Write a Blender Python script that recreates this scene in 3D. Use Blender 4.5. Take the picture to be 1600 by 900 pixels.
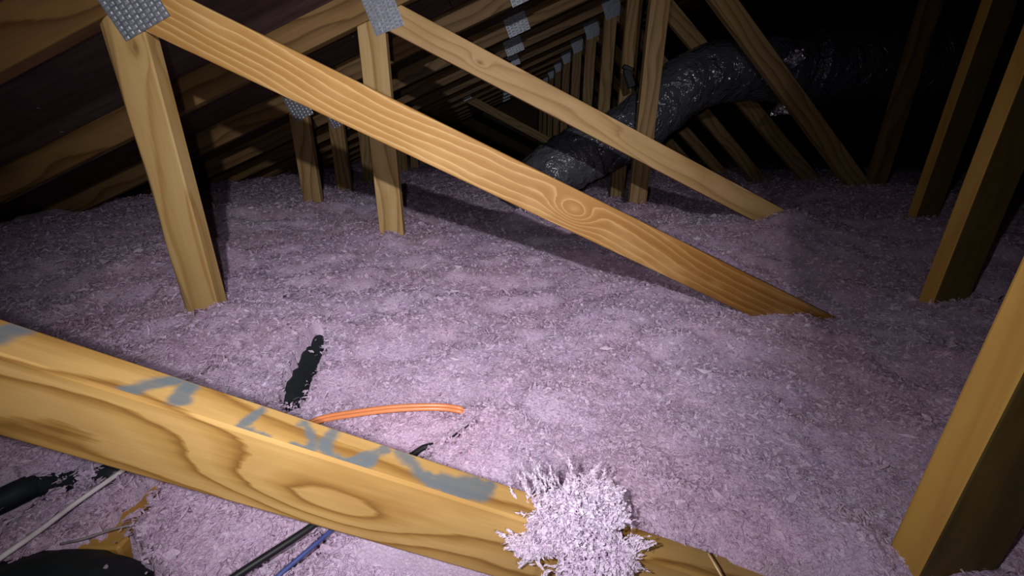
import bpy, bmesh, math, random
import numpy as np
from mathutils import Vector, Matrix

for o in list(bpy.data.objects):
    bpy.data.objects.remove(o, do_unlink=True)
scene = bpy.context.scene
COL = scene.collection

# ------------------------------------------------------------------ camera
FPX, PITCH, YAW, ROLL = 637.8, 0.35788, 0.02936, -0.00498
Z0 = 0.80                                   # eye height above the ceiling drywall
fw = np.array([math.sin(YAW) * math.cos(PITCH), math.cos(YAW) * math.cos(PITCH), -math.sin(PITCH)])
rt = np.array([math.cos(YAW), -math.sin(YAW), 0.0])
dn = np.cross(fw, rt)
c_, s_ = math.cos(ROLL), math.sin(ROLL)
rt, dn = c_ * rt + s_ * dn, -s_ * rt + c_ * dn
cam_d = bpy.data.cameras.new('camera')
cam = bpy.data.objects.new('camera', cam_d)
COL.objects.link(cam)
cam_d.sensor_width = 36.0
cam_d.lens = FPX / 1600 * 36
cam_d.clip_start = 0.01
cam.matrix_world = Matrix(((rt[0], -dn[0], -fw[0], 0), (rt[1], -dn[1], -fw[1], 0), (rt[2], -dn[2], -fw[2], Z0), (0, 0, 0, 1)))
scene.camera = cam

# ------------------------------------------------------------------ world, lamp, exposure
world = bpy.data.worlds.new('attic_dark')
scene.world = world
world.use_nodes = True
bg = world.node_tree.nodes['Background']
bg.inputs[0].default_value = (0.5, 0.45, 0.6, 1)
bg.inputs[1].default_value = 0.004

def lamp(name, loc, energy, size, blend, target, color, soft):
    d = bpy.data.lights.new(name, 'SPOT')
    d.energy = energy
    d.spot_size = math.radians(size)
    d.spot_blend = blend
    d.shadow_soft_size = soft
    d.color = color
    o = bpy.data.objects.new(name, d)
    COL.objects.link(o)
    o.location = loc
    o.rotation_euler = (Vector(target) - Vector(loc)).to_track_quat('-Z', 'Y').to_euler()
    return o
# the headlamp a little above, behind and right of the camera, and the phone's own weaker flash beside the lens
lamp('headlamp', (0.11, -0.36, Z0 + 0.29), 84, 82, 1.0, (-0.14, 1.20, Z0 - 0.03), (0.97, 0.95, 1.0), 0.012)
lamp('phone_flash', (-0.05, 0.01, Z0 + 0.015), 16.0, 146, 1.0, (0.05, 0.9, Z0 - 0.36), (0.98, 0.95, 1.0), 0.006)

vs = scene.view_settings
vs.view_transform = 'Standard'
vs.look = 'None'
vs.exposure = 0.0
vs.gamma = 1.0
vs.use_curve_mapping = False

# ------------------------------------------------------------------ helpers
def ray(px):
    q = np.array([(px[0] - 800) / FPX, (px[1] - 450) / FPX, 1.0])
    return q[0] * rt + q[1] * dn + q[2] * fw
def at(px, d):
    """point of the truss plane y = d seen at a place in the photograph"""
    q = ray(px); q = q * d / q[1]
    return Vector((q[0], q[1], q[2] + Z0))
def atz(px, z):
    q = ray(px); q = q * (z - Z0) / q[2]
    return Vector((q[0], q[1], q[2] + Z0))
W, T = 0.089, 0.038                         # two-by-four
D = [0.3043 + 0.61 * i for i in range(14)]  # truss planes at 24 inch centres
CS = 0.417                                  # roof slope
CANG = math.atan(CS)
def chord_z(x): return Z0 + 0.25 + CS * (x + 0.633)

def tag(o, label=None, cat=None, group=None, kind=None):
    if label: o['label'] = label
    if cat: o['category'] = cat
    if group: o['group'] = group
    if kind: o['kind'] = kind
    return o
def empty(name, loc):
    o = bpy.data.objects.new(name, None)
    o.empty_display_size = 0.05
    COL.objects.link(o)
    o.location = loc
    return o
def link(name, me, mat, parent=None, mat4=None):
    o = bpy.data.objects.new(name, me)
    COL.objects.link(o)
    if mat is not None and not me.materials: me.materials.append(mat)
    m = mat4 if mat4 is not None else Matrix.Identity(4)
    if parent is not None:
        o.parent = parent
        off = Vector(parent.location)
        if parent.parent is not None: off = off + Vector(parent.parent.location)
        if parent.type == 'EMPTY':
            m = Matrix.Translation(-off) @ m
    o.matrix_local = m
    return o

# ------------------------------------------------------------------ numpy noise
def _hash(ix, iy, s):
    n = (ix.astype(np.int64) * 374761393 + iy.astype(np.int64) * 668265263 + s * 1442695041) & 0x7fffffff
    n = ((n ^ (n >> 13)) * 1274126177) & 0x7fffffff
    n = (n ^ (n >> 16)) & 0xffff
    return n / 65535.0
def vnoise(x, y, s=0):
    ix, iy = np.floor(x), np.floor(y)
    fx, fy = x - ix, y - iy
    fx = fx * fx * (3 - 2 * fx); fy = fy * fy * (3 - 2 * fy)
    ix = ix.astype(np.int64); iy = iy.astype(np.int64)
    a = _hash(ix, iy, s); b = _hash(ix + 1, iy, s); c = _hash(ix, iy + 1, s); d = _hash(ix + 1, iy + 1, s)
    return (a * (1 - fx) + b * fx) * (1 - fy) + (c * (1 - fx) + d * fx) * fy - 0.5

# ------------------------------------------------------------------ materials
class NT:
    def __init__(self, name):
        self.mat = bpy.data.materials.new(name)
        self.mat.use_nodes = True
        self.t = self.mat.node_tree
        self.t.nodes.clear()
        self.out = self.n('ShaderNodeOutputMaterial')
        self.bsdf = self.n('ShaderNodeBsdfPrincipled')
        self.l(self.bsdf.outputs[0], self.out.inputs[0])
    def n(self, t, **kw):
        x = self.t.nodes.new(t)
        for k, v in kw.items(): setattr(x, k, v)
        return x
    def l(self, a, b): self.t.links.new(a, b)
    def put(self, sock, v):
        if isinstance(v, bpy.types.NodeSocket): self.l(v, sock)
        else: sock.default_value = v
    def m(self, op, a, b=0.0, c=None):
        x = self.n('ShaderNodeMath', operation=op)
        self.put(x.inputs[0], a); self.put(x.inputs[1], b)
        if c is not None: self.put(x.inputs[2], c)
        return x.outputs[0]
    def noise(self, vec, scale, detail=3.0, rough=0.5, dist=0.0):
        x = self.n('ShaderNodeTexNoise')
        self.put(x.inputs['Vector'], vec)
        x.inputs['Scale'].default_value = scale; x.inputs['Detail'].default_value = detail
        x.inputs['Roughness'].default_value = rough; x.inputs['Distortion'].default_value = dist
        return x.outputs['Fac']
    def ramp(self, fac, stops):
        x = self.n('ShaderNodeValToRGB')
        e = x.color_ramp.elements
        while len(e) > 1: e.remove(e[0])
        e[0].position = stops[0][0]; e[0].color = (*stops[0][1], 1)
        for p, c in stops[1:]:
            k = e.new(p); k.color = (*c, 1)
        self.put(x.inputs[0], fac)
        return x.outputs[0]
    def mix(self, fac, a, b, mode='MIX'):
        x = self.n('ShaderNodeMix', data_type='RGBA', blend_type=mode)
        self.put(x.inputs[0], fac)
        for s, v in ((x.inputs[6], a), (x.inputs[7], b)):
            self.put(s, v if isinstance(v, bpy.types.NodeSocket) else (*v, 1))
        return x.outputs[2]
    def vec(self, x, y, z):
        c = self.n('ShaderNodeCombineXYZ')
        for i, v in enumerate((x, y, z)): self.put(c.inputs[i], v)
        return c.outputs[0]
    def bump(self, h, strength, dist):
        b = self.n('ShaderNodeBump')
        b.inputs['Strength'].default_value = strength; b.inputs['Distance'].default_value = dist
        self.l(h, b.inputs['Height'])
        self.l(b.outputs[0], self.bsdf.inputs['Normal'])

def wood(name, light, mid, dark, knots=(), rings=26.0, warp=0.05, seed=0.0, slope=0.15, front_shade=None, paint=False, contrast=1.0, rnd=0.0, end_falloff=None, wobble=0.0):
    """sawn pine; local x runs along the board, y through its thickness, z across its face"""
    t = NT(name)
    tc = t.n('ShaderNodeTexCoord')
    sp = t.n('ShaderNodeSeparateXYZ'); t.l(tc.outputs['Object'], sp.inputs[0])
    x, y, z = sp.outputs
    if rnd:
        oi = t.n('ShaderNodeObjectInfo')
        sd = t.m('MULTIPLY_ADD', oi.outputs['Random'], rnd, seed)
    else:
        sd = seed
    xs = t.m('ADD', x, sd)
    # growth ring field: drifts slowly along the board, curls around knots
    big = t.noise(t.vec(t.m('MULTIPLY', xs, 1.0), t.m('ADD', y, sd), t.m('MULTIPLY', z, 3.0)), 1.6, 2.0, 0.45)
    f = t.m('MULTIPLY_ADD', t.m('SUBTRACT', big, 0.5), warp * 4, t.m('MULTIPLY_ADD', y, 0.7, t.m('MULTIPLY_ADD', z, 1.0, t.m('MULTIPLY', t.m('SUBTRACT', xs, sd), slope * 0.1))))
    ksum = None
    for (kx, kz, amp, rx, rz, kc) in knots:
        dx = t.m('DIVIDE', t.m('SUBTRACT', x, kx), rx); dz = t.m('DIVIDE', t.m('SUBTRACT', z, kz), rz)
        r2 = t.m('ADD', t.m('MULTIPLY', dx, dx), t.m('MULTIPLY', dz, dz))
        g = t.m('EXPONENT', t.m('MULTIPLY', r2, -1.0))
        f = t.m('MULTIPLY_ADD', g, amp, f)
        core = t.m('MULTIPLY', t.m('EXPONENT', t.m('MULTIPLY', r2, -9.0)), kc)
        ksum = core if ksum is None else t.m('MAXIMUM', ksum, core)
    if wobble:
        wb = t.noise(t.vec(t.m('MULTIPLY', xs, 9.0), t.m('MULTIPLY', y, 20.0), t.m('MULTIPLY', z, 30.0)), 1.0, 3.0, 0.6)
        f = t.m('MULTIPLY_ADD', t.m('SUBTRACT', wb, 0.5), wobble, f)
    fine = t.noise(t.vec(t.m('MULTIPLY', xs, 4.0), t.m('MULTIPLY', y, 130.0), t.m('MULTIPLY', z, 130.0)), 1.0, 3.0, 0.6)
    f2 = t.m('MULTIPLY_ADD', t.m('SUBTRACT', fine, 0.5), 0.35, t.m('MULTIPLY', f, rings))
    fr = t.m('FRACT', f2)
    col = t.ramp(fr, [(0.0, light), (0.35, light), (0.72, mid), (0.9, dark), (0.97, mid), (1.0, light)])
    if end_falloff:  # colour deepens along the board, imitating the lamp's falloff
        hm = t.n('ShaderNodeMapRange'); hm.inputs[1].default_value = end_falloff[0]; hm.inputs[2].default_value = end_falloff[1]
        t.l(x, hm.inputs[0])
        col = t.mix(t.m('MULTIPLY', hm.outputs[0], end_falloff[2]), col, end_falloff[3], 'MULTIPLY')
    if contrast < 1.0:
        col = t.mix(1.0 - contrast, col, mid)
    col = t.mix(t.m('MULTIPLY', t.m('SUBTRACT', fine, 0.35), 0.7), col, tuple(c * 0.72 for c in mid))
    blot = t.noise(t.vec(t.m('MULTIPLY', xs, 3.0), t.m('MULTIPLY', y, 8.0), t.m('MULTIPLY', z, 9.0)), 1.5, 3.0, 0.55)
    col = t.mix(t.m('MULTIPLY', t.m('MAXIMUM', t.m('SUBTRACT', blot, 0.5), 0.0), 1.6), col, dark)
    if ksum is not None:
        col = t.mix(t.m('MULTIPLY', ksum, 0.75), col, tuple(c * 0.45 for c in dark))
    if front_shade:  # darkens only the camera-facing side, shade put into the colour
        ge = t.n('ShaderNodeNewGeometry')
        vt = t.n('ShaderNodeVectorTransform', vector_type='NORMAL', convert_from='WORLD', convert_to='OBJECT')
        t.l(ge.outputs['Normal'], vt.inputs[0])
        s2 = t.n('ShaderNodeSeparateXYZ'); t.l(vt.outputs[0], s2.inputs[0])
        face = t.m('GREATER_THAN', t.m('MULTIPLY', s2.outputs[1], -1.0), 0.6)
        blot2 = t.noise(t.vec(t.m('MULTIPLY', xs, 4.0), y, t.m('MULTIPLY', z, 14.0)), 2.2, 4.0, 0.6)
        shade_col = t.ramp(blot2, [(0.3, tuple(c * 0.6 for c in front_shade)), (0.55, front_shade), (0.75, tuple(c * 1.35 for c in front_shade))])
        col = t.mix(t.m('MULTIPLY', face, 0.93), col, shade_col)
    if paint:
        at_ = t.n('ShaderNodeAttribute', attribute_name='paint')
        pf = at_.outputs['Fac']
        pf = t.m('MULTIPLY', pf, t.m('MULTIPLY_ADD', fine, 0.5, 0.68))
        col = t.mix(pf, col, (0.105, 0.125, 0.135))
    t.l(col, t.bsdf.inputs['Base Color'])
    t.bsdf.inputs['Roughness'].default_value = 0.6
    t.bsdf.inputs['Specular IOR Level'].default_value = 0.25
    t.bump(t.m('MULTIPLY_ADD', fr, 0.3, fine), 0.25, 0.0012)
    return t.mat

L_, M_, D_ = (0.46, 0.31, 0.135), (0.38, 0.24, 0.09), (0.25, 0.135, 0.04)
wood_near = wood('pine_near_web', (0.43, 0.262, 0.088), (0.335, 0.188, 0.05), (0.185, 0.085, 0.018), knots=[(0.98, -0.012, 0.075, 0.10, 0.03, 0.0)], rings=34, warp=0.06, wobble=0.012, seed=3.1, paint=True, slope=0.3)
wood_web1 = wood('pine_long_web', (0.33, 0.165, 0.042), (0.39, 0.215, 0.066), (0.54, 0.345, 0.14), knots=[(1.075, 0.0, 0.060, 0.05, 0.026, 0.15)], rings=60, warp=0.026, seed=8.4, slope=0.1, wobble=0.012, end_falloff=(0.75, 1.45, 1.0, (0.52, 0.40, 0.26)))  # right end: browner wood tone plus lamp falloff painted into the colour
wood_web2 = wood('pine_short_web', (0.50, 0.32, 0.145), (0.42, 0.26, 0.10), (0.28, 0.15, 0.05), knots=[(0.43, 0.0, 0.05, 0.032, 0.016, 1.0), (1.05, 0.0, 0.04, 0.12, 0.02, 0.0)], rings=24, warp=0.05, seed=21.7, contrast=0.7)
wood_post1 = wood('pine_waned_post', (0.42, 0.28, 0.115), (0.38, 0.24, 0.085), (0.27, 0.145, 0.04), knots=[(0.955, -0.020, 0.06, 0.035, 0.020, 1.0)], rings=16, warp=0.06, seed=40.2, contrast=0.7)
wood_plain = wood('pine_truss', L_, M_, D_, rings=24, warp=0.05, seed=0.0, rnd=60.0)
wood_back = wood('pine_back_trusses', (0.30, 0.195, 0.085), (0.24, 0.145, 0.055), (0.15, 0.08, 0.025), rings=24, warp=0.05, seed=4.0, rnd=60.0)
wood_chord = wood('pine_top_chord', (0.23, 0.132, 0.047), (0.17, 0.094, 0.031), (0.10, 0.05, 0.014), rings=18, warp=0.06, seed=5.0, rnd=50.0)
wood_right = wood('pine_front_shaded_post', (0.52, 0.315, 0.072), (0.46, 0.26, 0.055), (0.33, 0.165, 0.036), rings=14, warp=0.05, seed=9.0, rnd=30.0, contrast=0.4, front_shade=(0.075, 0.052, 0.015))  # dark front faces are shade painted into the wood colour
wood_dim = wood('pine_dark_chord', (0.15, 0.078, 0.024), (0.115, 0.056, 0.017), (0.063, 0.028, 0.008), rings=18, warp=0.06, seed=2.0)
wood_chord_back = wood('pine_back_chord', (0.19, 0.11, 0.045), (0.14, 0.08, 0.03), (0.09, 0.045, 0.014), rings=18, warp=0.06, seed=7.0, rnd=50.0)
wood_board = wood('pine_buried_board', (0.42, 0.24, 0.06), (0.36, 0.19, 0.04), (0.25, 0.12, 0.025), rings=16, seed=13.0, contrast=0.5)

def metal_mat():
    t = NT('galvanised_plate')
    tc = t.n('ShaderNodeTexCoord')
    n = t.noise(tc.outputs['Object'], 60, 3)
    t.l(t.ramp(n, [(0.3, (0.20, 0.215, 0.25)), (0.7, (0.34, 0.36, 0.41))]), t.bsdf.inputs['Base Color'])
    t.bsdf.inputs['Metallic'].default_value = 0.75
    t.bsdf.inputs['Roughness'].default_value = 0.48
    t.bump(n, 0.3, 0.001)
    return t.mat
steel = metal_mat()
def steel_slot_mat():
    t = NT('plate_tooth_slot')
    tc = t.n('ShaderNodeTexCoord')
    n = t.noise(tc.outputs['Object'], 200, 2)
    t.l(t.ramp(n, [(0.3, (0.55, 0.58, 0.62)), (0.7, (0.78, 0.80, 0.84))]), t.bsdf.inputs['Base Color'])
    t.bsdf.inputs['Metallic'].default_value = 0.8
    t.bsdf.inputs['Roughness'].default_value = 0.38
    return t.mat
steel_slot = steel_slot_mat()
def plain(name, col, rough=0.5, spec=0.5, scale=30, var=0.25, bump=0.0, metallic=0.0):
    t = NT(name)
    tc = t.n('ShaderNodeTexCoord')
    n = t.noise(tc.outputs['Object'], scale, 4)
    t.l(t.ramp(n, [(0.25, tuple(c * (1 - var) for c in col)), (0.75, tuple(min(1, c * (1 + var)) for c in col))]), t.bsdf.inputs['Base Color'])
    t.bsdf.inputs['Roughness'].default_value = rough
    t.bsdf.inputs['Specular IOR Level'].default_value = spec
    t.bsdf.inputs['Metallic'].default_value = metallic
    if bump: t.bump(n, bump, 0.004)
    return t.mat
black_rubber = plain('black_rubber', (0.010, 0.014, 0.016), 0.65, 0.25, 60)
black_sheath = plain('black_sheath', (0.011, 0.011, 0.012), 0.5, 0.35, 60)
blue_sheath = plain('blue_sheath', (0.05, 0.07, 0.22), 0.45, 0.4, 60)
white_sheath = plain('white_sheath', (0.62, 0.58, 0.58), 0.5, 0.4, 60)
grey_string = plain('grey_string', (0.24, 0.20, 0.20), 0.7, 0.2, 60)
straw = plain('straw', (0.6, 0.42, 0.22), 0.6, 0.2, 60)
orange_sheath = plain('orange_sheath', (0.60, 0.20, 0.075), 0.38, 0.5, 40, 0.1)
drywall = plain('drywall_paper', (0.35, 0.33, 0.30), 0.9, 0.1, 8)
brick_dark = plain('gable_board', (0.10, 0.07, 0.05), 0.9, 0.1, 6)
def osb():
    t = NT('roof_sheathing')
    tc = t.n('ShaderNodeTexCoord')
    mp = t.n('ShaderNodeMapping'); t.l(tc.outputs['Object'], mp.inputs[0])
    mp.inputs['Scale'].default_value = (2.0, 9.0, 9.0)
    a = t.noise(mp.outputs[0], 3.0, 4, 0.6, 0.4)
    b = t.noise(tc.outputs['Object'], 1.3, 3)
    col = t.ramp(a, [(0.3, (0.075, 0.045, 0.034)), (0.55, (0.14, 0.09, 0.068)), (0.75, (0.20, 0.13, 0.09))])
    col = t.mix(t.m('MULTIPLY', b, 0.8), col, (0.085, 0.062, 0.08))
    t.l(col, t.bsdf.inputs['Base Color'])
    t.bsdf.inputs['Roughness'].default_value = 0.85
    t.bsdf.inputs['Specular IOR Level'].default_value = 0.15
    t.bump(a, 0.3, 0.003)
    return t.mat
sheathing = osb()
def duct_mat(name, col, rough=0.17):
    t = NT(name)
    tc = t.n('ShaderNodeTexCoord')
    n = t.noise(tc.outputs['Object'], 17, 3, 0.55, 1.0)
    n2 = t.noise(tc.outputs['Object'], 7, 3)
    t.l(t.ramp(n2, [(0.3, tuple(c * 0.75 for c in col)), (0.7, tuple(c * 1.25 for c in col))]), t.bsdf.inputs['Base Color'])
    t.bsdf.inputs['Roughness'].default_value = rough
    t.bsdf.inputs['Specular IOR Level'].default_value = 0.7
    t.bump(n, 1.0, 0.03)
    return t.mat
duct_grey = duct_mat('duct_jacket_grey', (0.055, 0.057, 0.070))
duct_sleeve = duct_mat('duct_jacket_pale', (0.085, 0.088, 0.10))
duct_black = duct_mat('duct_jacket_black', (0.032, 0.032, 0.045), 0.3)
foil = duct_mat('foil_tape', (0.75, 0.75, 0.78), 0.3)
foil.node_tree.nodes['Principled BSDF'].inputs['Metallic'].default_value = 1.0

def insulation_mat():
    t = NT('pink_fibreglass')
    at_ = t.n('ShaderNodeAttribute', attribute_name='tint')
    tc = t.n('ShaderNodeTexCoord')
    n = t.noise(tc.outputs['Object'], 3.2, 4, 0.6)
    pinks = t.ramp(at_.outputs['Fac'], [(0.0, (0.58, 0.43, 0.60)), (0.35, (0.78, 0.62, 0.80)), (0.7, (0.84, 0.70, 0.86)), (1.0, (0.92, 0.85, 0.95))])
    col = t.mix(t.ramp(n, [(0.42, (0, 0, 0)), (0.68, (0.55, 0.55, 0.55))]), pinks, (0.84, 0.58, 0.72))
    t.l(col, t.bsdf.inputs['Base Color'])
    t.bsdf.inputs['Roughness'].default_value = 0.9
    t.bsdf.inputs['Specular IOR Level'].default_value = 0.1
    nb = t.noise(tc.outputs['Object'], 260, 3, 0.7, 0.8)
    t.bump(nb, 0.8, 0.006)
    tr = t.n('ShaderNodeBsdfTranslucent'); t.l(col, tr.inputs[0])
    ms = t.n('ShaderNodeMixShader'); ms.inputs[0].default_value = 0.35
    t.l(t.bsdf.outputs[0], ms.inputs[1]); t.l(tr.outputs[0], ms.inputs[2])
    t.l(ms.outputs[0], t.out.inputs[0])
    return t.mat
pink = insulation_mat()

# ------------------------------------------------------------------ timber members
def clip(poly, p, n):
    """keep the side of the line through p that n points to"""
    out = []
    for i in range(len(poly)):
        a, b = poly[i], poly[(i + 1) % len(poly)]
        da = (a[0] - p[0]) * n[0] + (a[1] - p[1]) * n[1]
        db = (b[0] - p[0]) * n[0] + (b[1] - p[1]) * n[1]
        if da >= 0: out.append(a)
        if da * db < 0:
            k = da / (da - db)
            out.append((a[0] + k * (b[0] - a[0]), a[1] + k * (b[1] - a[1])))
    return out
def member(name, parent, a, b, d, mat, width=W, thick=T, clips=(), bevel=0.003, face=None):
    """a board in the truss plane y = d, centre line from a to b (world x, z), cut by half planes"""
    a, b = Vector((a[0], d, a[1])), Vector((b[0], d, b[1]))
    u = (b - a).normalized(); n = Vector((-u.z, 0, u.x))
    ln = (b - a).length
    poly = [(0, -width / 2), (ln, -width / 2), (ln, width / 2), (0, width / 2)]
    for p, nn in clips:
        pl = Vector((p[0], d, p[1])) - a; nv = Vector((nn[0], 0, nn[1]))
        poly = clip(poly, (pl.dot(u), pl.dot(n)), (nv.dot(u), nv.dot(n)))
    bm = bmesh.new()
    v0 = [bm.verts.new((p[0], 0, p[1])) for p in poly]
    v1 = [bm.verts.new((p[0], thick, p[1])) for p in poly]
    bm.faces.new(v0); bm.faces.new(v1[::-1])
    k = len(poly)
    for i in range(k): bm.faces.new((v0[(i + 1) % k], v0[i], v1[i], v1[(i + 1) % k]))
    bmesh.ops.recalc_face_normals(bm, faces=bm.faces)
    if bevel: bmesh.ops.bevel(bm, geom=list(bm.edges), offset=bevel, segments=2, affect='EDGES', profile=0.5)
    me = bpy.data.meshes.new(name); bm.to_mesh(me); bm.free()
    m4 = Matrix(((u.x, 0, n.x, a.x), (u.y, 1, n.y, a.y), (u.z, 0, n.z, a.z), (0, 0, 0, 1)))
    return link(name, me, mat, parent, m4), m4

def xz(v): return (v.x, v.z)
CLIP_CHORD = ((0, chord_z(0) - 0.001), (CS, -1.0))          # stay under the top chord
RIDGE = 2.7
def top_chord(parent, d, x0=-2.30, x1=RIDGE, mat=None):
    off = W / 2 / math.cos(CANG)
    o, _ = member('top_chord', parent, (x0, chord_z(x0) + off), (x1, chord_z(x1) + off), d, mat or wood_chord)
    return o

# nail plates: a galvanised sheet with punched tooth slots
def nail_plate(parent, centre, ux, w, h, d, rows, cols, slots=True):
    u = Vector((ux[0], 0, ux[1])).normalized(); n = Vector((-u.z, 0, u.x))
    m4 = Matrix(((u.x, 0, n.x, centre[0]), (0, 1, 0, d - 0.0012), (u.z, 0, n.z, centre[1]), (0, 0, 0, 1)))
    bm = bmesh.new()
    bmesh.ops.create_cube(bm, size=1, matrix=Matrix.Diagonal((w, 0.002, h, 1)))
    me = bpy.data.meshes.new('nail_plate'); bm.to_mesh(me); bm.free()
    o = link('nail_plate', me, steel, parent, m4)
    if slots:
        V, F = [], []
        rs = np.random.RandomState(int(abs(centre[0]) * 1000) + 3)
        for r in range(rows):
            for c in range(cols):
                cx = (c + 0.5 + (0.25 if r % 2 else -0.25) * 0) / cols * w - w / 2
                cz = (r + 0.5 + (0.5 if c % 2 else 0.0) * 0.6 - 0.15) / rows * h - h / 2
                sw, sh = w / cols * 0.34, h / rows * 0.30
                lift = 0.0022 + 0.0012 * rs.rand()
                b = len(V)
                V += [(cx - sw, -0.001, cz - sh), (cx + sw, -0.001, cz - sh), (cx + sw, -0.001, cz + sh), (cx - sw, -0.001, cz + sh),
                      (cx - sw * 0.6, -lift, cz - sh * 0.5), (cx + sw * 0.6, -lift, cz - sh * 0.7), (cx + sw * 0.5, -lift * 0.8, cz + sh * 0.3), (cx - sw * 0.5, -lift * 0.8, cz + sh * 0.3)]
                F += [(b + 4, b + 5, b + 6, b + 7)] + [(b + i, b + (i + 1) % 4, b + 4 + (i + 1) % 4, b + 4 + i) for i in range(4)]
        me = bpy.data.meshes.new('tooth_slots'); me.from_pydata(V, [], F); me.update()
        s = bpy.data.objects.new('tooth_slots', me); COL.objects.link(s); me.materials.append(steel_slot); s.parent = o
        s['kind'] = 'stuff'
    return o

FLOOR = 0.0
# ------------------------------------------------------------------ setting: ceiling drywall below, roof deck above
def box_mesh(name, lo, hi, bev=0.0):
    bm = bmesh.new()
    s = [hi[i] - lo[i] for i in range(3)]; c = [(hi[i] + lo[i]) / 2 for i in range(3)]
    bmesh.ops.create_cube(bm, size=1, matrix=Matrix.Translation(c) @ Matrix.Diagonal((*s, 1)))
    if bev: bmesh.ops.bevel(bm, geom=list(bm.edges), offset=bev, segments=1, affect='EDGES')
    me = bpy.data.meshes.new(name); bm.to_mesh(me); bm.free()
    return me
fl = link('floor', box_mesh('floor', (-2.6, -1.4, -0.02), (8.6, 9.2, 0.0)), drywall); fl['kind'] = 'structure'
wb = link('wall_back', box_mesh('wall_back', (-2.6, 9.0, 0.0), (8.6, 9.04, 2.6)), brick_dark); wb['kind'] = 'structure'
# roof deck panels, long side across the trusses, staggered joints
deck_l = empty('ceiling', (0, 0, chord_z(0))); deck_l['kind'] = 'structure'
lift = W / math.cos(CANG) + 0.0005
rows_l = 6; pw = 1.215
for side in (-1, 1):
    for r in range(6):
        for k in range(6):
            y0 = -1.55 + k * 2.44 - (1.22 if r % 2 else 0)
            y1 = y0 + 2.434
            y0, y1 = max(y0, -1.4), min(y1, 9.0)
            if y1 - y0 < 0.3: continue
            me = box_mesh('sheathing_panel', (0.002, y0, 0), (pw - 0.003, y1, 0.012))
            s0 = r * pw
            if side < 0:
                x = -2.45 + s0 * math.cos(CANG)
                if x + pw * math.cos(CANG) > RIDGE + 0.9: continue
                m4 = Matrix.Translation((x, 0, chord_z(x) + lift)) @ Matrix.Rotation(-CANG, 4, 'Y')
            else:
                top = chord_z(RIDGE + 0.06) + lift
                x = RIDGE + 0.12 + s0 * math.cos(CANG)
                m4 = Matrix.Translation((x, 0, top - s0 * math.sin(CANG))) @ Matrix.Rotation(CANG, 4, 'Y')
            link('sheathing_panel', me, sheathing, deck_l, m4)

# ------------------------------------------------------------------ truss nearest the camera
t0 = empty('roof_truss', (0.0, D[0], FLOOR))
tag(t0, 'nearest truss: spray-painted diagonal web across the foreground and post with a shade-darkened front at right', 'roof truss')
w0a = at((0, 616), D[0]); w0b = at((978, 867 + 44), D[0])
th0 = 0.4254
c0 = Z0 - 0.4037
u0 = Vector((math.cos(th0), 0, -math.sin(th0)))
a0 = (-1.05, c0 + 1.05 * math.tan(th0)); b0 = (0.62, c0 - 0.62 * math.tan(th0))
web0, M0 = member('web', t0, a0, b0, D[0], wood_near, clips=[((0, 0.03), (0, 1))])
web0['label'] = 'pine web with grey spray-painted letters on its top edge'

# dense top face so that the sprayed letters sit on it as paint
STROKES = [([(-60, 540), (-10, 528), (22, 516), (40, 508)], 17), ([(200, 609), (225, 604), (255, 598), (280, 592)], 11), ([(300, 600), (290, 612), (280, 625)], 10.5),
           ([(412, 637), (392, 652), (374, 668), (392, 676), (414, 682)], 5.5), ([(476, 662), (484, 676), (487, 690), (483, 700), (467, 703), (456, 698)], 6.3),
           ([(524, 671), (510, 690), (513, 709), (540, 722), (570, 729)], 6.8), ([(570, 729), (582, 716), (602, 703)], 6.3), ([(540, 720), (575, 712), (602, 700)], 4.5),
           ([(629, 709), (642, 722), (655, 738), (672, 752), (700, 766)], 8.5), ([(690, 752), (715, 756), (745, 752), (762, 760)], 9.5), ([(695, 764), (720, 772), (745, 770), (762, 764)], 10), ([(655, 735), (690, 748)], 4.5)]
M0i = M0.inverted()
nrm0 = M0.to_3x3() @ Vector((0, 0, 1)); p0 = M0 @ Vector((0, 0, W / 2))
def on_top(px):
    q = Vector(ray(px)); o = Vector((0, 0, Z0))
    k = (p0 - o).dot(nrm0) / q.dot(nrm0)
    l = M0i @ (o + q * k)
    return np.array([l.x, l.y])
LN0 = max(v.co.x for v in web0.data.vertices)
nx, ny = 900, 16
gx = np.linspace(0.004, LN0 - 0.004, nx); gy = np.linspace(0.0025, T - 0.0025, ny)
GX, GY = np.meshgrid(gx, gy, indexing='ij')
paint = np.zeros_like(GX)
wob = vnoise(GX * 90, GY * 90, 5) * 0.006 + vnoise(GX * 300, GY * 300, 6) * 0.003
for pts, rpx in STROKES:
    L = [on_top(p) for p in pts]
    e = np.linalg.norm(on_top((pts[0][0], pts[0][1] + 1)) - on_top((pts[0][0], pts[0][1] - 1))) / 2
    sc = np.linalg.norm(on_top((pts[0][0] + 1, pts[0][1] + .32)) - on_top((pts[0][0] - 1, pts[0][1] - .32))) / 2
    rad = rpx * sc * 1.7
    for i in range(len(L) - 1):
        a, b = L[i], L[i + 1]
        ab = b - a
        k = np.clip(((GX - a[0]) * ab[0] + (GY - a[1]) * ab[1]) / (ab @ ab), 0, 1)
        dd = np.hypot(GX - a[0] - k * ab[0], (GY - a[1] - k * ab[1]))
        paint = np.maximum(paint, np.clip((rad + wob - dd) / (rad * 0.6) + 0.1, 0, 1))
V = np.stack([GX, GY, np.full_like(GX, W / 2 + 0.0002)], -1).reshape(-1, 3)
idx = np.arange(nx * ny).reshape(nx, ny)
F = np.stack([idx[:-1, :-1], idx[1:, :-1], idx[1:, 1:], idx[:-1, 1:]], -1).reshape(-1, 4)
me = bpy.data.meshes.new('sprayed_top_edge'); me.from_pydata(V.tolist(), [], F.tolist()); me.update()
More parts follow.
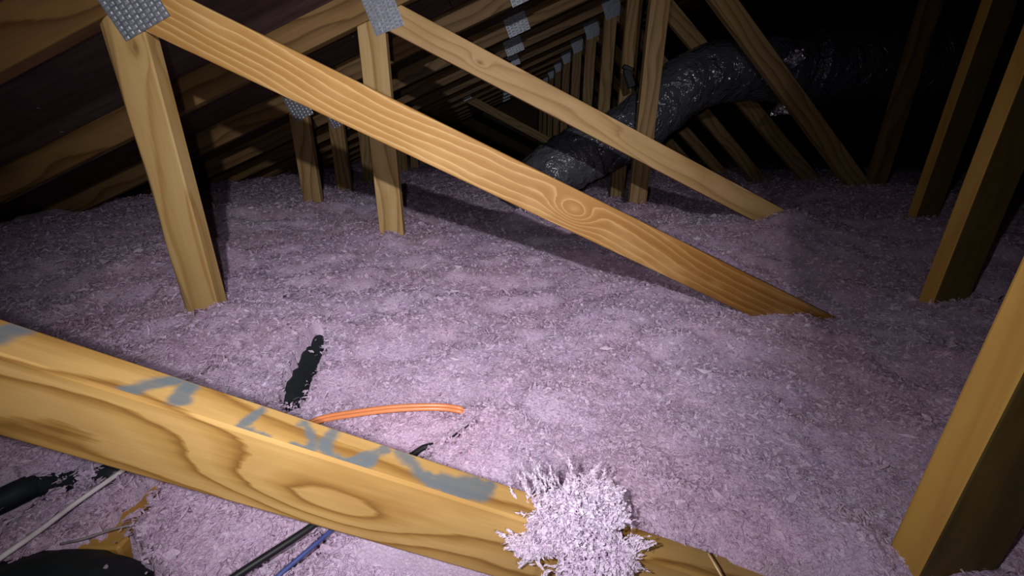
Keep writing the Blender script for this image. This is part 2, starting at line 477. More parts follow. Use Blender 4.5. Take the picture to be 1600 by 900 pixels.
pa = me.attributes.new('paint', 'FLOAT', 'POINT'); pa.data.foreach_set('value', paint.reshape(-1).astype(np.float32))
me.materials.append(wood_near)
tf = bpy.data.objects.new('sprayed_letters', me); COL.objects.link(tf); tf.parent = web0
tf['label'] = 'grey spray-painted letters'

def post(parent, x, d, mat, top=None, width=W):
    zt = top if top is not None else chord_z(x + width) + 0.2
    o, m = member('post', parent, (x + width / 2, FLOOR + 0.002), (x + width / 2, zt), d, mat, width=width, clips=[CLIP_CHORD])
    return o
post(t0, 0.470, D[0], wood_right, top=chord_z(0.47) - 0.1)

# ------------------------------------------------------------------ second truss
t1 = empty('roof_truss', (0.0, D[1], FLOOR))
tag(t1, 'truss with the longest lit diagonal and a waned post under the leftmost nail plate', 'roof truss')
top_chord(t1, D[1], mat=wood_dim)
pa_, pb_ = at((260, 15), D[1]), at((1225, 493), D[1])
wa = (at((300, 0), D[1]) + at((240, 54), D[1])) / 2
top1 = [at(p, D[1]) for p in ((300, 0), (592, 150), (880, 282), (1120, 404), (1294, 490))]
bot1 = [at(p, D[1]) for p in ((240, 54), (480, 165), (800, 321), (1079, 450), (1120, 469))]
def line_fit(ps):
    X = np.array([p.x for p in ps]); Z = np.array([p.z for p in ps]); return np.polyfit(X, Z, 1)
def web_from(parent, top, bot, d, mat, x0, x1, clips):
    mt, ct = line_fit(top); mb, cb = line_fit(bot); ms, cs = (mt + mb) / 2, (ct + cb) / 2
    wd = (ct - cb + (mt - mb) * (x0 + x1) / 2) * math.cos(math.atan(ms))
    return member('web', parent, (x0, ms * x0 + cs), (x1, ms * x1 + cs), d, mat, width=min(max(wd, 0.084), 0.094), clips=clips)
P1X = -0.763
post1_right = ((P1X + W + 0.001, 0), (1, 0))
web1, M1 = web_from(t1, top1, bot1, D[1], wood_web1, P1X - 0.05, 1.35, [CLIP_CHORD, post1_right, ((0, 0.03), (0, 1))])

# post with a waned (bark-side) left corner
def waned_post(parent, x, d, mat):
    n = 60
    z = np.linspace(0.002, 1.2, n)
    V, F = [], []
    for k, zz in enumerate(z):
        ztop = zz
        wv = 0.020 + 0.007 * math.sin(zz * 7.0) + 0.004 * math.sin(zz * 19 + 1)
        dv = 0.017 + 0.003 * math.sin(zz * 11)
        sec = [(0.0, dv), (wv * 0.45, dv * 0.45), (wv, 0.0008), (wv + 0.004, 0.0), (W - 0.003, 0), (W, 0.003), (W, T - 0.003), (W - 0.003, T), (0.003, T), (0, T - 0.003)]
        for sx, sy in sec:
            zc = min(zz, chord_z(x + sx) - 0.001)
            V.append((zc, sy, -(sx - W / 2)))
    m = 10
    for k in range(n - 1):
        for i in range(m):
            F.append((k * m + i, k * m + (i + 1) % m, (k + 1) * m + (i + 1) % m, (k + 1) * m + i))
    F.append(tuple(range(m))); F.append(tuple(range((n - 1) * m, n * m))[::-1])
    me = bpy.data.meshes.new('post'); me.from_pydata(V, [], F)
    bm = bmesh.new(); bm.from_mesh(me); bmesh.ops.recalc_face_normals(bm, faces=bm.faces); bm.to_mesh(me); bm.free()
    # local x is world z, local z is world -x
    m4 = Matrix(((0, 0, -1, x + W / 2), (0, 1, 0, d), (1, 0, 0, 0), (0, 0, 0, 1)))
    return link('post', me, mat, parent, m4)
waned_post(t1, P1X, D[1], wood_post1)['label'] = 'post with a rounded bark-side corner'
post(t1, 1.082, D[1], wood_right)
c = (at((148, 0), D[1]) + at((198, 65), D[1])) / 2
e1 = at((198, 65), D[1]); e2 = at((267, 25), D[1]); e0 = at((148, 0), D[1])
ux = (e2 - e1).normalized()
nv = Vector((-ux.z, 0, ux.x))
pw_, ph_ = (e2 - e1).length, 0.13
cc = e1 + ux * pw_ / 2 + nv * ph_ / 2
nail_plate(t1, (cc.x, cc.z), (ux.x, ux.z), pw_, ph_, D[1], 15, 8)

# ------------------------------------------------------------------ third truss
t2 = empty('roof_truss', (0.0, D[2], FLOOR))
tag(t2, 'truss whose short diagonal web has a dark knot, hung from the second bright nail plate', 'roof truss')
top_chord(t2, D[2])
P2X = -0.455
top2 = [at(p, D[2]) for p in ((643, 13.5), (880, 144), (950, 180), (1223, 327))]
bot2 = [at(p, D[2]) for p in ((616, 54), (857, 178), (880, 190), (1181, 345))]
web2, M2 = web_from(t2, top2, bot2, D[2], wood_web2, P2X, 1.75, [CLIP_CHORD, ((P2X + W + 0.001, 0), (1, 0)), ((0, 0.03), (0, 1))])
post(t2, P2X, D[2], wood_plain)
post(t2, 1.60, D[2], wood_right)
e1 = at((588, 57), D[2]); e2 = at((632, 39), D[2]); ux = (e2 - e1).normalized(); nv = Vector((-ux.z, 0, ux.x))
pw_, ph_ = (e2 - e1).length, 0.165
cc = e1 + ux * pw_ / 2 + nv * ph_ / 2
nail_plate(t2, (cc.x, cc.z), (ux.x, ux.z), pw_, ph_, D[2], 16, 7)

# ------------------------------------------------------------------ regular trusses behind
WHERE = {3: 'fourth truss from the camera, first in front of the silver duct', 4: 'fifth truss, directly behind the silver duct', 5: 'sixth truss back, its posts just beyond the duct',
         6: 'seventh truss back in the dim row of posts', 7: 'eighth truss back in the dim row of posts', 8: 'far truss with a bright small nail plate and a thin diagonal',
         9: 'tenth truss back, deep in the dark attic', 10: 'eleventh truss back, deep in the dark attic', 11: 'twelfth truss back, second to last before the gable', 12: 'last truss, just before the dark gable wall'}
POSTL = {3: -1.005, 4: -1.06, 5: -1.08}
POSTB = {3: 0.675, 4: 0.735}
for i in range(3, 13):
    t = empty('roof_truss', (0.0, D[i], FLOOR))
    tag(t, WHERE[i], 'roof truss', 'regular trusses in the back of the attic')
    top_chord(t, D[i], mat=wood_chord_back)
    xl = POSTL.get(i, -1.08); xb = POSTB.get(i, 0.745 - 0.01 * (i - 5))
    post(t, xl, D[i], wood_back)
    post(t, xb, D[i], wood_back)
    # steep diagonal from the head of the inner post down to the right
    a = (xb + 0.06, chord_z(xb) + 0.03); b = {3: (2.03, Z0 - 0.375), 4: (2.20, Z0 - 0.375)}.get(i, (2.16, Z0 - 0.375))
    dx, dz = b[0] - a[0], b[1] - a[1]
    b2 = (a[0] + dx * 1.33, a[1] + dz * 1.33)
    member('web', t, a, b2, D[i], wood_back, clips=[CLIP_CHORD, ((xb + W + 0.001, 0), (1, 0)), ((0, 0.03), (0, 1))])
    nail_plate(t, (xl + W / 2 + 0.01, chord_z(xl + W / 2) + 0.01), (1, CS), 0.10, 0.11, D[i], 8, 6, slots=i < 5)
    nail_plate(t, (0.10, chord_z(0.10) + W / 2 + 0.004), (1, CS), 0.13, 0.105, D[i], 7, 6, slots=i < 8)
    nail_plate(t, (xb + W / 2, chord_z(xb + W / 2)), (1, CS), 0.12, 0.12, D[i], 8, 6, slots=False)
    if i == 3:
        post(t, 1.93, D[i], wood_chord_back)
    if i == 8:
        q = at((860, 222), D[i]); p = at((728, 152), D[i])
        dd = q - p
        member('web', t, (p.x, p.z), (q.x + dd.x * 0.6, q.z + dd.z * 0.6), D[i], wood_back, clips=[CLIP_CHORD])
        nail_plate(t, (p.x, p.z + 0.03), (1, CS), 0.10, 0.12, D[i], 5, 6)

# ------------------------------------------------------------------ insulation surface
CTRL = np.array([(-.72, .91, -.385), (-.41, 1.52, -.362), (-.96, 2.13, -.335), (-1.05, 2.74, -.355), (.7, 2.13, -.352), (.75, 2.74, -.39), (.70, .91, -.418), (.84, .91, -.425), (1.05, 1.52, -.312), (1.1, .91, -.385),
                 (1.63, 1.52, -.287), (1.96, 2.13, -.25), (.44, .304, -.47), (0.0, .55, -.425), (-.4, .6, -.425), (.2, .45, -.43), (-.5, .4, -.45), (.3, 1.0, -.40), (-1.7, 1.5, -.36), (-1.3, 1.1, -.385), (-1.0, .7, -.41), (.9, .5, -.42), (0, 1.5, -.385), (0, 3.5, -.38), (1.5, 3.5, -.33), (-1.5, 3.5, -.36), (0, 6, -.38), (3, 3, -.3), (3, 1, -.36), (-2.2, .5, -.42), (0, 0, -.46), (1, 0, -.45), (-1, 0, -.46), (0.25, 2.2, -0.40)])
def base_h(x, y):
    num = np.zeros_like(x); den = np.zeros_like(x)
    for cx, cy, cz in CTRL:
        w = 1.0 / (((x - cx) ** 2 + (y - cy) ** 2) + 0.02) ** 1.6
        num += w * cz; den += w
    return Z0 + num / den
def wavg(p): return Vector((p[0], p[1]))
def g_at(px, dz=0.0):
    z = Z0 - 0.42
    for _ in range(6):
        q = atz(px, z)
        z = float(base_h(np.array([q.x]), np.array([q.y]))[0]) + dz
    return atz(px, z)
# places where something dark lies bare: polyline in the photo, half widths in metres
BARE = [([(452, 628), (462, 608), (476, 580), (490, 548), (499, 522)], [.018, .026, .030, .027, .013]), ([(508, 514), (516, 505)], [.004, .005]),
        ([(428, 474), (440, 468), (452, 464)], [.005, .009, .006]), ([(300, 596), (316, 586), (330, 577)], [.006, .006, .004]), ([(372, 545), (384, 539)], [.003, .003]),
        ([(704, 690), (722, 675)], [.004, .008]), ([(732, 669), (744, 661)], [.004, .004]), ([(640, 713), (655, 704), (666, 698)], [.008, .008, .004]), ([(190, 530), (190, 552)], [.004, .006]),
        ([(-40, 798), (0, 785), (30, 770), (60, 758)], [.03, .030, .026, .014]), ([(-20, 768), (8, 762), (24, 753)], [.012, .014, .008]), ([(88, 757), (104, 749)], [.008, .008]), ([(136, 752), (160, 740), (190, 735)], [.004, .010, .012]),
        ([(250, 755), (236, 772), (212, 800), (180, 836), (160, 858)], [.020, .019, .018, .019, .012]),
        ([(30, 935), (92, 897), (138, 897), (195, 925)], [.03, .040, .040, .032]),
        ([(515, 828), (440, 897), (400, 930)], [.006, .007, .007]), ([(485, 820), (370, 900), (330, 930)], [.008, .009, .009])]
BARE_W = [([np.array(g_at(p)[:2]) for p in pts], ws) for pts, ws in BARE]
def bare(x, y):
    """1 inside a bare patch, 0 outside, ragged edge"""
    m = np.zeros_like(x)
    rag = vnoise(x * 120, y * 120, 31) * 0.010 + vnoise(x * 330, y * 330, 32) * 0.007
    for pts, ws in BARE_W:
        for i in range(len(pts) - 1):
            a, b = pts[i], pts[i + 1]
            ab = b - a; k = np.clip(((x - a[0]) * ab[0] + (y - a[1]) * ab[1]) / (ab @ ab), 0, 1)
            r = ws[i] * (1 - k) + ws[i + 1] * k
            dd = np.hypot(x - a[0] - k * ab[0], y - a[1] - k * ab[1])
            m = np.maximum(m, np.clip((r + rag * np.minimum(1, r / 0.008) - dd) / 0.005 + 0.5, 0, 1))
    return m
MOUND = [(-.64, .90, .022, .05), (-.80, .88, .012, .05), (-.41, 1.49, .020, .04), (.60, .86, .016, .06), (.74, .88, .022, .05), (1.10, 1.48, .045, .07), (.95, 1.46, .02, .06),
         (1.06, .88, .022, .05), (1.20, .90, .016, .05), (.42, .34, .03, .04), (-.96, 2.09, .02, .05), (.70, 2.09, .025, .06), (.25, 2.0, .02, .10), (-.95, 1.35, .035, .07), (-1.2, 1.9, .03, .15), (.10, 1.9, .05, .07), (.45, 1.55, .03, .08)]
def height(x, y, fine=True):
    h = base_h(x, y)
    h = h + vnoise(x * 3.1, y * 3.1, 1) * 0.045 + vnoise(x * 7.5, y * 7.5, 2) * 0.028
    lum = vnoise(x * 15, y * 15, 3) + 0.5
    h = h + np.minimum(lum, 0.75) * 0.030 - 0.014 + vnoise(x * 24 + 5, y * 24, 13) * 0.010
    for mx, my, ma, mr in MOUND:
        h = h + ma * np.exp(-((x - mx) ** 2 + (y - my) ** 2) / mr ** 2)
    if fine:
        b = vnoise(x * 38, y * 38, 4); b2 = vnoise(x * 85, y * 85, 7)
        h = h + b * 0.008 + b2 * 0.005 + vnoise(x * 190, y * 190, 8) * 0.003
    # the fluff stays clear of the foreground web
    zt = c0 - x * math.tan(th0) + (W / 2) / math.cos(th0)
    behind = zt - 0.006 + np.maximum(y - 0.345, 0) * 0.75
    front = zt - 0.16 - np.maximum(0.30 - y, 0) * 0.3
    lim = np.where(y > 0.335, behind, np.where(y < 0.325, front, front + (behind - front) * np.clip((y - 0.325) / 0.01, 0, 1)))
    lim = lim + np.maximum(x - 0.27, 0) * 1.6 + np.maximum(-0.25 - x, 0) * 1.0
    h = np.minimum(h, lim)
    return h
def fix_ctrl(x, y): return height(x, y)
nr, nc = 400, 440
yy = np.concatenate([np.linspace(-0.15, 0.28, 40), 0.28 + (np.exp(np.linspace(0, 1, nr - 40) * math.log(1 + 8.7 / 0.9)) - 1) * 0.9])
uu = np.linspace(-1, 1, nc)
YY = np.repeat(yy[:, None], nc, 1)
XX = uu[None, :] * 1.55 * (YY + 0.50)
XL = -2.28
XX = np.clip(XX, XL, 8.0)
HH = height(XX.ravel(), YY.ravel())
bm_ = bare(XX.ravel(), YY.ravel())
HH = HH - bm_ * 0.055
# never poke through the roof deck at the eaves
roof = chord_z(XX.ravel()) + 0.07
HH = np.minimum(HH, roof)
gv = np.stack([XX.ravel(), YY.ravel(), HH], -1)
idx = np.arange(len(yy) * nc).reshape(len(yy), nc)
gf = np.stack([idx[:-1, :-1], idx[:-1, 1:], idx[1:, 1:], idx[1:, :-1]], -1).reshape(-1, 4)
rs = np.random.RandomState(11)
gt = 0.40 + vnoise(gv[:, 0] * 60, gv[:, 1] * 60, 9) * 0.5

# shreds of fibreglass: bent, ragged little strips lying on and out of the surface
def shreds(c, nrm_tilt, size, aspect, rs, curl=1.0, axis=None):
    n = len(c)
    az = rs.rand(n) * 2 * math.pi
    tilt = np.abs(rs.randn(n)) * nrm_tilt
    tz = rs.rand(n) * 2 * math.pi
    nz = np.stack([np.sin(tilt) * np.cos(tz), np.sin(tilt) * np.sin(tz), np.cos(tilt)], -1)
    a = np.stack([np.cos(az), np.sin(az), np.zeros(n)], -1)
    if axis is not None: a = axis
    a = a - nz * (a * nz).sum(-1, keepdims=True); a /= np.linalg.norm(a, axis=-1, keepdims=True)
    b = np.cross(nz, a)
    V = np.zeros((n, 3, 2, 3))
    prof = np.array([0.30, 1.0, 0.25])
    bend = (rs.rand(n) - 0.35) * 0.9 * curl
    side = (rs.rand(n) - 0.5) * 0.8
    for k in range(3):
        s = (k / 2 - 0.5)
        w = prof[k] * (0.55 + 0.75 * rs.rand(n)) * aspect * size * 0.5
        up = bend * size * (0.25 - s * s) * 1.6 + (rs.rand(n) - 0.5) * size * 0.22
        ctr = c + a * (s * size)[:, None] + nz * up[:, None] + b * (side * size * (s * s))[:, None]
        cup = (rs.rand(n) - 0.3) * w * 0.7
        V[:, k, 0] = ctr + b * w[:, None] + nz * cup[:, None]
        V[:, k, 1] = ctr - b * w[:, None] + nz * ((rs.rand(n) - 0.3) * w * 0.7)[:, None]
    base = (np.arange(n) * 6)[:, None]
    q = np.array([[0, 1, 3, 2], [2, 3, 5, 4]])
    F = (base[:, :, None] + q[None]).reshape(-1, 4)
    return V.reshape(-1, 3), F
def mesh_np(name, V, F, tint):
    me = bpy.data.meshes.new(name)
    me.vertices.add(len(V)); me.vertices.foreach_set('co', np.ascontiguousarray(V, dtype=np.float32).ravel())
    nl = F.size
    me.loops.add(nl); me.loops.foreach_set('vertex_index', np.ascontiguousarray(F, dtype=np.int32).ravel())
    me.polygons.add(len(F))
    me.polygons.foreach_set('loop_start', np.arange(0, nl, 4, dtype=np.int32))
    me.polygons.foreach_set('loop_total', np.full(len(F), 4, dtype=np.int32))
    at_ = me.attributes.new('tint', 'FLOAT', 'POINT'); at_.data.foreach_set('value', np.clip(tint, 0, 1).astype(np.float32))
    me.update(calc_edges=True)
    me.polygons.foreach_set('use_smooth', np.ones(len(F), dtype=bool))
    return me
NS = 620000
# denser near the hatch, thinner towards the far end
r01 = rs.rand(NS)
sy = -0.05 + (np.exp(r01 * math.log(1 + 4.6 / 0.5)) - 1) * 0.5
sx = (rs.rand(NS) * 2 - 1) * 1.42 * (sy + 0.46)
keep = (sx > XL) & (sx < 5)
sx, sy = sx[keep], sy[keep]
sh = height(sx, sy)
keep = (rs.rand(len(sx)) > bare(sx, sy) * 0.985) & (sh < chord_z(sx) + 0.03)
sx, sy, sh = sx[keep], sy[keep], sh[keep]
n = len(sx)
size = (0.0042 + 0.0075 * rs.rand(n) ** 2.0) * (0.75 + 0.38 * sy)
big = rs.rand(n) < 0.03
size[big] *= 1.7
thin = rs.rand(n) < 0.3
size[thin] *= 1.5
cen = np.stack([sx, sy, sh + size * (rs.rand(n) * 0.55 - 0.08)], -1)
sv, sf = shreds(cen, 0.7, size, np.where(thin, 0.2, 0.58), rs)
st = np.repeat(0.46 + 0.15 * rs.randn(n) + vnoise(sx * 9, sy * 9, 12) * 0.3 + big * 0.15, 6)
AV = np.concatenate([gv, sv]); AF = np.concatenate([gf, sf + len(gv)]); AT = np.concatenate([gt, st])
ins = link('blown_insulation', mesh_np('blown_insulation', AV, AF, AT), pink)
tag(ins, 'pink loose-fill fibreglass insulation heaped over the attic floor', 'insulation', kind='stuff')

# ------------------------------------------------------------------ tubes and cables
def catmull(pts, n=10):
    P = [Vector(p) for p in pts]; P = [2 * P[0] - P[1]] + P + [2 * P[-1] - P[-2]]
    out = []
    for i in range(1, len(P) - 2):
        for k in range(n):
            t = k / n
            out.append(0.5 * ((2 * P[i]) + (P[i + 1] - P[i - 1]) * t + (2 * P[i - 1] - 5 * P[i] + 4 * P[i + 1] - P[i + 2]) * t * t + (3 * P[i] - P[i - 1] - 3 * P[i + 1] + P[i + 2]) * t ** 3))
    out.append(P[-2])
    return out
def tube(name, path, prof, mat, parent=None, sides=12, smooth=True, wrinkle=0.0, seed=0, cap=True, flat=1.0):
    """path: points; prof: radius or function of 0..1"""
    rs = np.random.RandomState(seed)
    n = len(path)
    V, F = [], []
    up = Vector((0, 0, 1))
    for i, p in enumerate(path):
        tg = (path[min(i + 1, n - 1)] - path[max(i - 1, 0)]).normalized()
        sx = tg.cross(up)
        if sx.length < 1e-4: sx = Vector((1, 0, 0))
        sx.normalize(); sz = sx.cross(tg).normalized()
        r = prof(i / (n - 1)) if callable(prof) else prof
        for k in range(sides):
            a = 2 * math.pi * k / sides
            rr = r * (1 + wrinkle * (rs.rand() - 0.5))
            V.append(p + sx * math.cos(a) * rr + sz * math.sin(a) * rr * flat)
    for i in range(n - 1):
        for k in range(sides):
            F.append((i * sides + k, i * sides + (k + 1) % sides, (i + 1) * sides + (k + 1) % sides, (i + 1) * sides + k))
    if cap:
        F.append(tuple(range(sides))[::-1]); F.append(tuple(range((n - 1) * sides, n * sides)))
    me = bpy.data.meshes.new(name); me.from_pydata([tuple(v) for v in V], [], F); me.update()
    if smooth: me.polygons.foreach_set('use_smooth', np.ones(len(me.polygons), dtype=bool))
    return link(name, me, mat, parent)
def lay(pxs, dz): return [g_at(p, k) for p, k in zip(pxs, dz)]

# thick black line-set bared in the trough
pts = lay([(425, 690), (446, 640), (462, 605), (476, 578), (490, 546), (500, 520), (520, 490)], [-.065, -.05, -.042, -.04, -.038, -.036, -.055])
tag(tube('black_pipe', catmull(pts), 0.030, black_rubber, sides=14), 'thick black pipe showing through a long gap in the pink insulation', 'pipe')
pts = lay([(250, 640), (300, 597), (330, 577), (378, 542), (428, 474), (440, 468), (452, 464), (480, 445)], [-.05, -.008, -.008, -.012, -.014, -.012, -.016, -.05])
tag(tube('black_cable', catmull(pts), 0.0045, black_sheath, sides=8), 'thin black cable surfacing left of the thick pipe in two short dark dashes', 'cable')
pts = lay([(300, 950), (370, 899), (485, 824), (560, 768), (648, 708), (666, 698), (690, 694), (704, 688), (722, 675), (744, 661), (770, 640)], [.012, .010, .006, -.003, -.002, -.002, -.006, .000, .002, .000, -.05])
tag(tube('black_cable', catmull(pts), 0.0042, black_sheath, sides=8), 'black cable passing under the painted web right of the orange cable', 'cable')
pts = lay([(400, 930), (440, 895), (515, 831), (570, 780), (640, 735)], [.012, .011, .008, -.01, -.06])
tag(tube('blue_cable', catmull(pts), 0.0026, blue_sheath, sides=8), 'thin blue cable below the painted web at bottom centre', 'cable')
pts = lay([(-60, 915), (0, 872), (60, 830), (120, 785), (188, 738), (240, 700), (300, 640)], [.024, .024, .020, .016, .012, -.01, -.06])
tag(tube('white_cable', catmull(pts), 0.0032, white_sheath, sides=8), 'white cable slanting over the insulation at lower left', 'cable')
pts = lay([(95, 850), (130, 842), (180, 826), (225, 817), (262, 812), (290, 808)], [.006, .012, .014, .012, .010, -.02])
tag(tube('grey_string', catmull(pts), 0.0014, grey_string, sides=6), 'thin grey string lying across the buried board', 'string')
pts = lay([(-70, 812), (0, 783), (30, 769), (60, 757), (96, 753), (160, 741), (200, 733), (260, 690)], [-.012, -.012, -.012, -.018, -.020, -.014, -.02, -.06])
tag(tube('black_pipe', catmull(pts), 0.017, black_rubber, sides=10), 'black pipe half buried at the left edge below the painted web', 'pipe')
# orange flat cable with a groove between its two conductors
pts = lay([(420, 700), (470, 670), (503, 655), (560, 645), (620, 638), (680, 636), (712, 639), (724, 644), (735, 660)], [-.03, .004, .014, .020, .023, .020, .012, .004, -.03])
oc = empty('orange_cable', pts[3])
tag(oc, 'bright orange flat cable arching out of the insulation behind the painted web', 'cable')
sp_ = catmull(pts)
o1 = tube('conductor', [p + Vector((0, 0.0024, 0.0014)) for p in sp_], 0.0036, orange_sheath, oc, sides=10)
o2 = tube('conductor', [p - Vector((0, 0.0024, 0.0014)) for p in sp_], 0.0036, orange_sheath, oc, sides=10)

# black insulated duct at the lower left corner, dusted with fluff
pts = [Vector((-0.66, 0.20, Z0 - 0.520)), Vector((-0.54, 0.282, Z0 - 0.497)), Vector((-0.44, 0.280, Z0 - 0.500)), Vector((-0.33, 0.21, Z0 - 0.530))]
tag(tube('black_duct', catmull(pts, 14), 0.075, black_rubber, sides=24, wrinkle=0.03), 'fat black duct dusted with fluff in the lower left corner', 'duct')

# board lying under the fluff
m4 = Matrix.Translation((-0.4935, 0.545, Z0 - 0.454))
me = box_mesh('buried_board', (-0.0445, -0.192, -0.038), (0.0445, 0.30, 0.0), 0.003)
tag(link('buried_board', me, wood_board, None, m4), 'golden board partly uncovered below the painted web at lower left', 'board')
# straw and small end of wood at the right
pts = [g_at((1105, 862), .01), g_at((1118, 884), .018), g_at((1130, 905), .012)]
tag(tube('straw', catmull(pts, 4), 0.0012, straw, sides=5), 'single straw-coloured fibre beside the foreground web', 'straw')

# ------------------------------------------------------------------ silver flexible duct
DY = D[3] + T + 0.24
def dpt(px, y): return at(px, y)
fd = empty('flexible_duct', (1.2, DY, FLOOR))
tag(fd, 'grey foil-jacketed flexible duct arching between the trusses at upper right', 'duct')
main = catmull([dpt((1245, 112), DY), dpt((1190, 108), DY), dpt((1130, 112), DY), dpt((1075, 132), DY), dpt((1030, 168), DY), dpt((985, 205), DY), dpt((945, 225), DY + .02), dpt((905, 244), DY + .03)], 14)
def crinkle(r, k, amp): return lambda t: r * (1 + amp * math.sin(t * k) + amp * 0.6 * math.sin(t * k * 2.3 + 1))
tube('duct_sleeve', main, crinkle(0.155, 60, 0.015), duct_grey, fd, sides=36, wrinkle=0.035, seed=2)
endp = catmull([dpt((925, 233), DY + .03), dpt((890, 252), DY + .03), dpt((850, 282), DY + .02), dpt((815, 330), DY)], 12)
tube('end_sleeve', endp, crinkle(0.165, 40, 0.02), duct_sleeve, fd, sides=36, wrinkle=0.04, seed=3)
rightp = catmull([dpt((1255, 108), DY), dpt((1330, 104), DY), dpt((1430, 100), DY), dpt((1540, 96), DY), dpt((1680, 92), DY)], 12)
tube('black_sleeve', rightp, crinkle(0.185, 50, 0.012), duct_black, fd, sides=36, wrinkle=0.03, seed=4)
# torn foil tape at the joint
def foil_flap(pxs, d, seed):
    rs = np.random.RandomState(seed)
    P = [at(p, d) for p in pxs]
    n = 7
    V, F = [], []
    for i in range(n):
        for j in range(n):
            s, t = i / (n - 1), j / (n - 1)
            p = P[0] * (1 - s) * (1 - t) + P[1] * s * (1 - t) + P[2] * s * t + P[3] * (1 - s) * t
            V.append(tuple(p + Vector((rs.randn() * .003, rs.randn() * .012, rs.randn() * .003))))
    for i in range(n - 1):
        for j in range(n - 1):
            F.append((i * n + j, (i + 1) * n + j, (i + 1) * n + j + 1, i * n + j + 1))
    me = bpy.data.meshes.new('foil_tape'); me.from_pydata(V, [], F); me.update()
    o = link('foil_tape', me, foil, fd)
    s = o.modifiers.new('thick', 'SOLIDIFY'); s.thickness = 0.0008
    o['label'] = 'torn silver foil tape'
foil_flap([(1222, 140), (1246, 150), (1238, 178), (1206, 180)], D[3] + T + 0.05, 5)
foil_flap([(1226, 78), (1256, 76), (1250, 96), (1236, 108)], D[3] + T + 0.05, 6)
# black strap buckle on top of the duct
q = at((983, 122), DY - 0.02)
me = box_mesh('strap', (-0.022, -0.01, -0.05), (0.022, 0.01, 0.05), 0.006)
o = link('strap', me, black_sheath, fd, Matrix.Translation(q) @ Matrix.Rotation(math.radians(-25), 4, 'Y'))
me = box_mesh('strap', (-0.03, -0.012, -0.012), (0.03, 0.012, 0.012), 0.005)
o = link('strap', me, black_sheath, fd, Matrix.Translation(q + Vector((-0.012, 0, 0.045))) @ Matrix.Rotation(math.radians(20), 4, 'Y'))

# ------------------------------------------------------------------ clump of fluff on the painted web
cl = M0 @ Vector((on_top((890, 815))[0], 0.006, W / 2))
rs = np.random.RandomState(77)
n = 26000
dirs = rs.randn(n, 3); dirs /= np.linalg.norm(dirs, axis=-1, keepdims=True)
rad = 0.35 + 0.68 * rs.rand(n) ** 0.5
lump = np.array([(0.004, 0.0, 0.018, 0.046, 0.034, 0.032), (0.020, -0.030, -0.014, 0.034, 0.024, 0.030), (-0.026, -0.010, 0.008, 0.026, 0.020, 0.016), (0.026, 0.016, 0.020, 0.028, 0.026, 0.024), (0.048, -0.022, -0.014, 0.014, 0.012, 0.020), (-0.044, -0.022, 0.002, 0.016, 0.008, 0.008), (0.012, -0.036, -0.040, 0.022, 0.018, 0.022)])
which = rs.choice(len(lump), n, p=[.36, .20, .11, .15, .06, .04, .08])
nz3 = vnoise(dirs[:, 0] * 3.2 + which * 7.1, dirs[:, 2] * 3.2 + dirs[:, 1] * 1.7, 41) * 0.5
cpos = lump[which, :3] + dirs * (rad * (1 + nz3))[:, None] * lump[which, 3:]
csz = 0.0024 + 0.0046 * rs.rand(n) ** 2
org = np.array([cl.x, cl.y, cl.z])
cv, cf = shreds(cpos + org, 1.2, csz, np.where(rs.rand(n) < 0.25, 0.22, 0.6), rs, 1.2)
ct = np.repeat(0.78 + 0.12 * rs.randn(n), 6)
# tufts pulled out of it: little chains of shreds that thin towards the tip
def tuft(base, d, ln, k=26):
    tt = rs.rand(k) ** 0.8
    bendv = rs.randn(3) * 0.25
    ax = d[None] + bendv[None] * tt[:, None]
    p = base + ax * (tt * ln)[:, None] + rs.randn(k, 3) * (0.0022 * (1.05 - tt))[:, None]
    ax = ax + rs.randn(k, 3) * 0.25
    ax /= np.linalg.norm(ax, axis=-1, keepdims=True)
    return p, ax, (0.0065 - 0.0030 * tt)
TP, TA, TS = [], [], []
for q in range(130):
    w_ = rs.choice(len(lump)); d_ = rs.randn(3); d_[1] *= 0.7; d_ /= np.linalg.norm(d_)
    p_, a_, s2_ = tuft(lump[w_, :3] + d_ * lump[w_, 3:] * 0.92, d_, 0.008 + 0.014 * rs.rand() ** 1.5)
    TP.append(p_); TA.append(a_); TS.append(s2_)
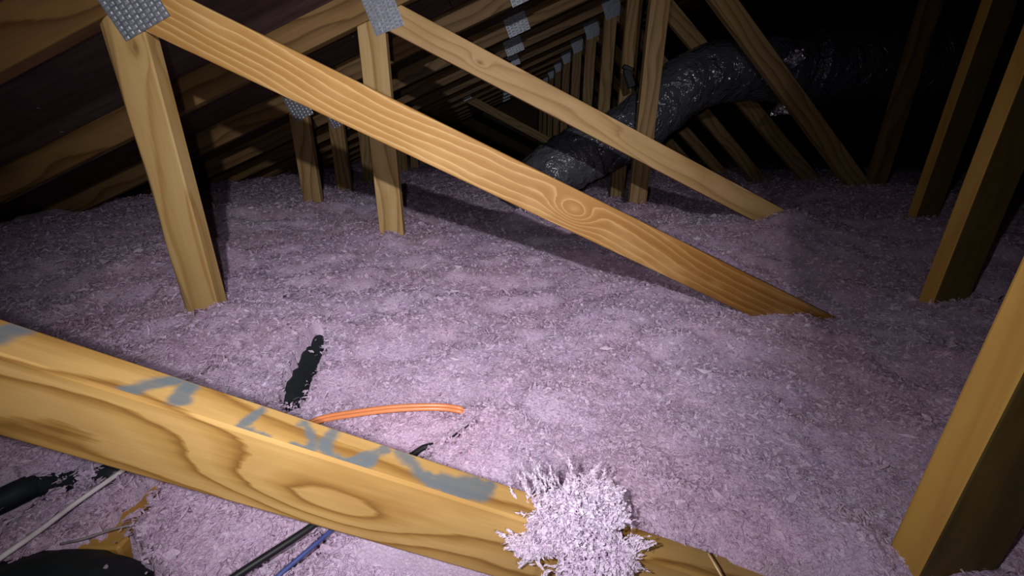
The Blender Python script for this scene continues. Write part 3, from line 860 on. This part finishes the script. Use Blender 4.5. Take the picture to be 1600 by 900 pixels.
# the fringe hanging over the left side and the loose strands at the top
for bx, by, bz, dx, dy, dz, ln in [(-.040, .018, .012, -.25, .5, .75, .040), (-.034, .022, .016, .05, .6, .7, .034), (-.046, .012, .008, -.6, .4, .6, .030), (-.050, -.018, .004, -.85, 0, .50, .030), (-.054, -.020, .002, -.9, 0, .1, .022), (-.030, -.030, -.012, -.25, -.1, -.95, .030), (-.018, -.034, -.020, -.1, -.1, -.95, .026), (-.042, -.024, -.004, -.5, 0, -.8, .026), (.052, -.020, .002, .5, 0, .85, .030), (.056, -.022, -.004, .75, 0, .65, .024), (.0, .03, .040, -.05, .3, .95, .022), (.022, .03, .040, .2, .3, .9, .020), (-.030, .03, .022, -.4, .7, .4, .030), (-.02, .026, .03, -.3, .5, .8, .03)]:
    d_ = np.array([dx, dy, dz]); d_ /= np.linalg.norm(d_)
    for rep_ in range(2):
        p_, a_, s2_ = tuft(np.array([bx, by, bz]) + rs.randn(3) * 0.003, d_, ln, 60)
        TP.append(p_); TA.append(a_); TS.append(s2_)
TP = np.concatenate(TP); TA = np.concatenate(TA); TS = np.concatenate(TS)
wv, wf = shreds(TP + org, 1.3, TS, 0.32, rs, 0.7, axis=TA)
cf = np.concatenate([cf, wf + len(cv)]); cv = np.concatenate([cv, wv]); ct = np.concatenate([ct, np.full(len(wv), 0.88)])
clump = link('insulation_clump', mesh_np('insulation_clump', cv, cf, ct), pink)
tag(clump, 'bright ragged clump of pale pink fibreglass resting on the painted web', 'insulation clump')
# flecks of fluff caught on the underside of the roof deck
fp = [(80, 149), (104, 133), (144, 151), (20, 175), (8, 206), (133, 98), (380, 150), (336, 122), (499, 80), (385, 158), (270, 178), (40, 120), (60, 230), (30, 250)]
rs = np.random.RandomState(5)
fx, fy = rs.uniform(-1.9, 0.4, 140), rs.uniform(0.97, 3.4, 140)
on_t = np.min(np.abs(((fy - D[0]) % 0.61)[:, None] - np.array([0.0, 0.019, 0.038, 0.61])), axis=1) > 0.03
fx, fy = fx[on_t], fy[on_t]
fpos = np.stack([fx, fy, chord_z(fx) + lift - 0.0025], -1)
fv, ff = shreds(fpos, 0.5, 0.006 + 0.008 * rs.rand(len(fx)) ** 2, 0.5, rs)
fl_ = link('insulation_flecks', mesh_np('insulation_flecks', fv, ff, np.full(len(fv), 0.9)), pink)
tag(fl_, 'tiny pale flecks of fluff stuck to the dark roof sheathing', 'fluff', kind='stuff')
print('TRIS', (len(AF) + len(cf)) * 2, 'shreds', len(sx))
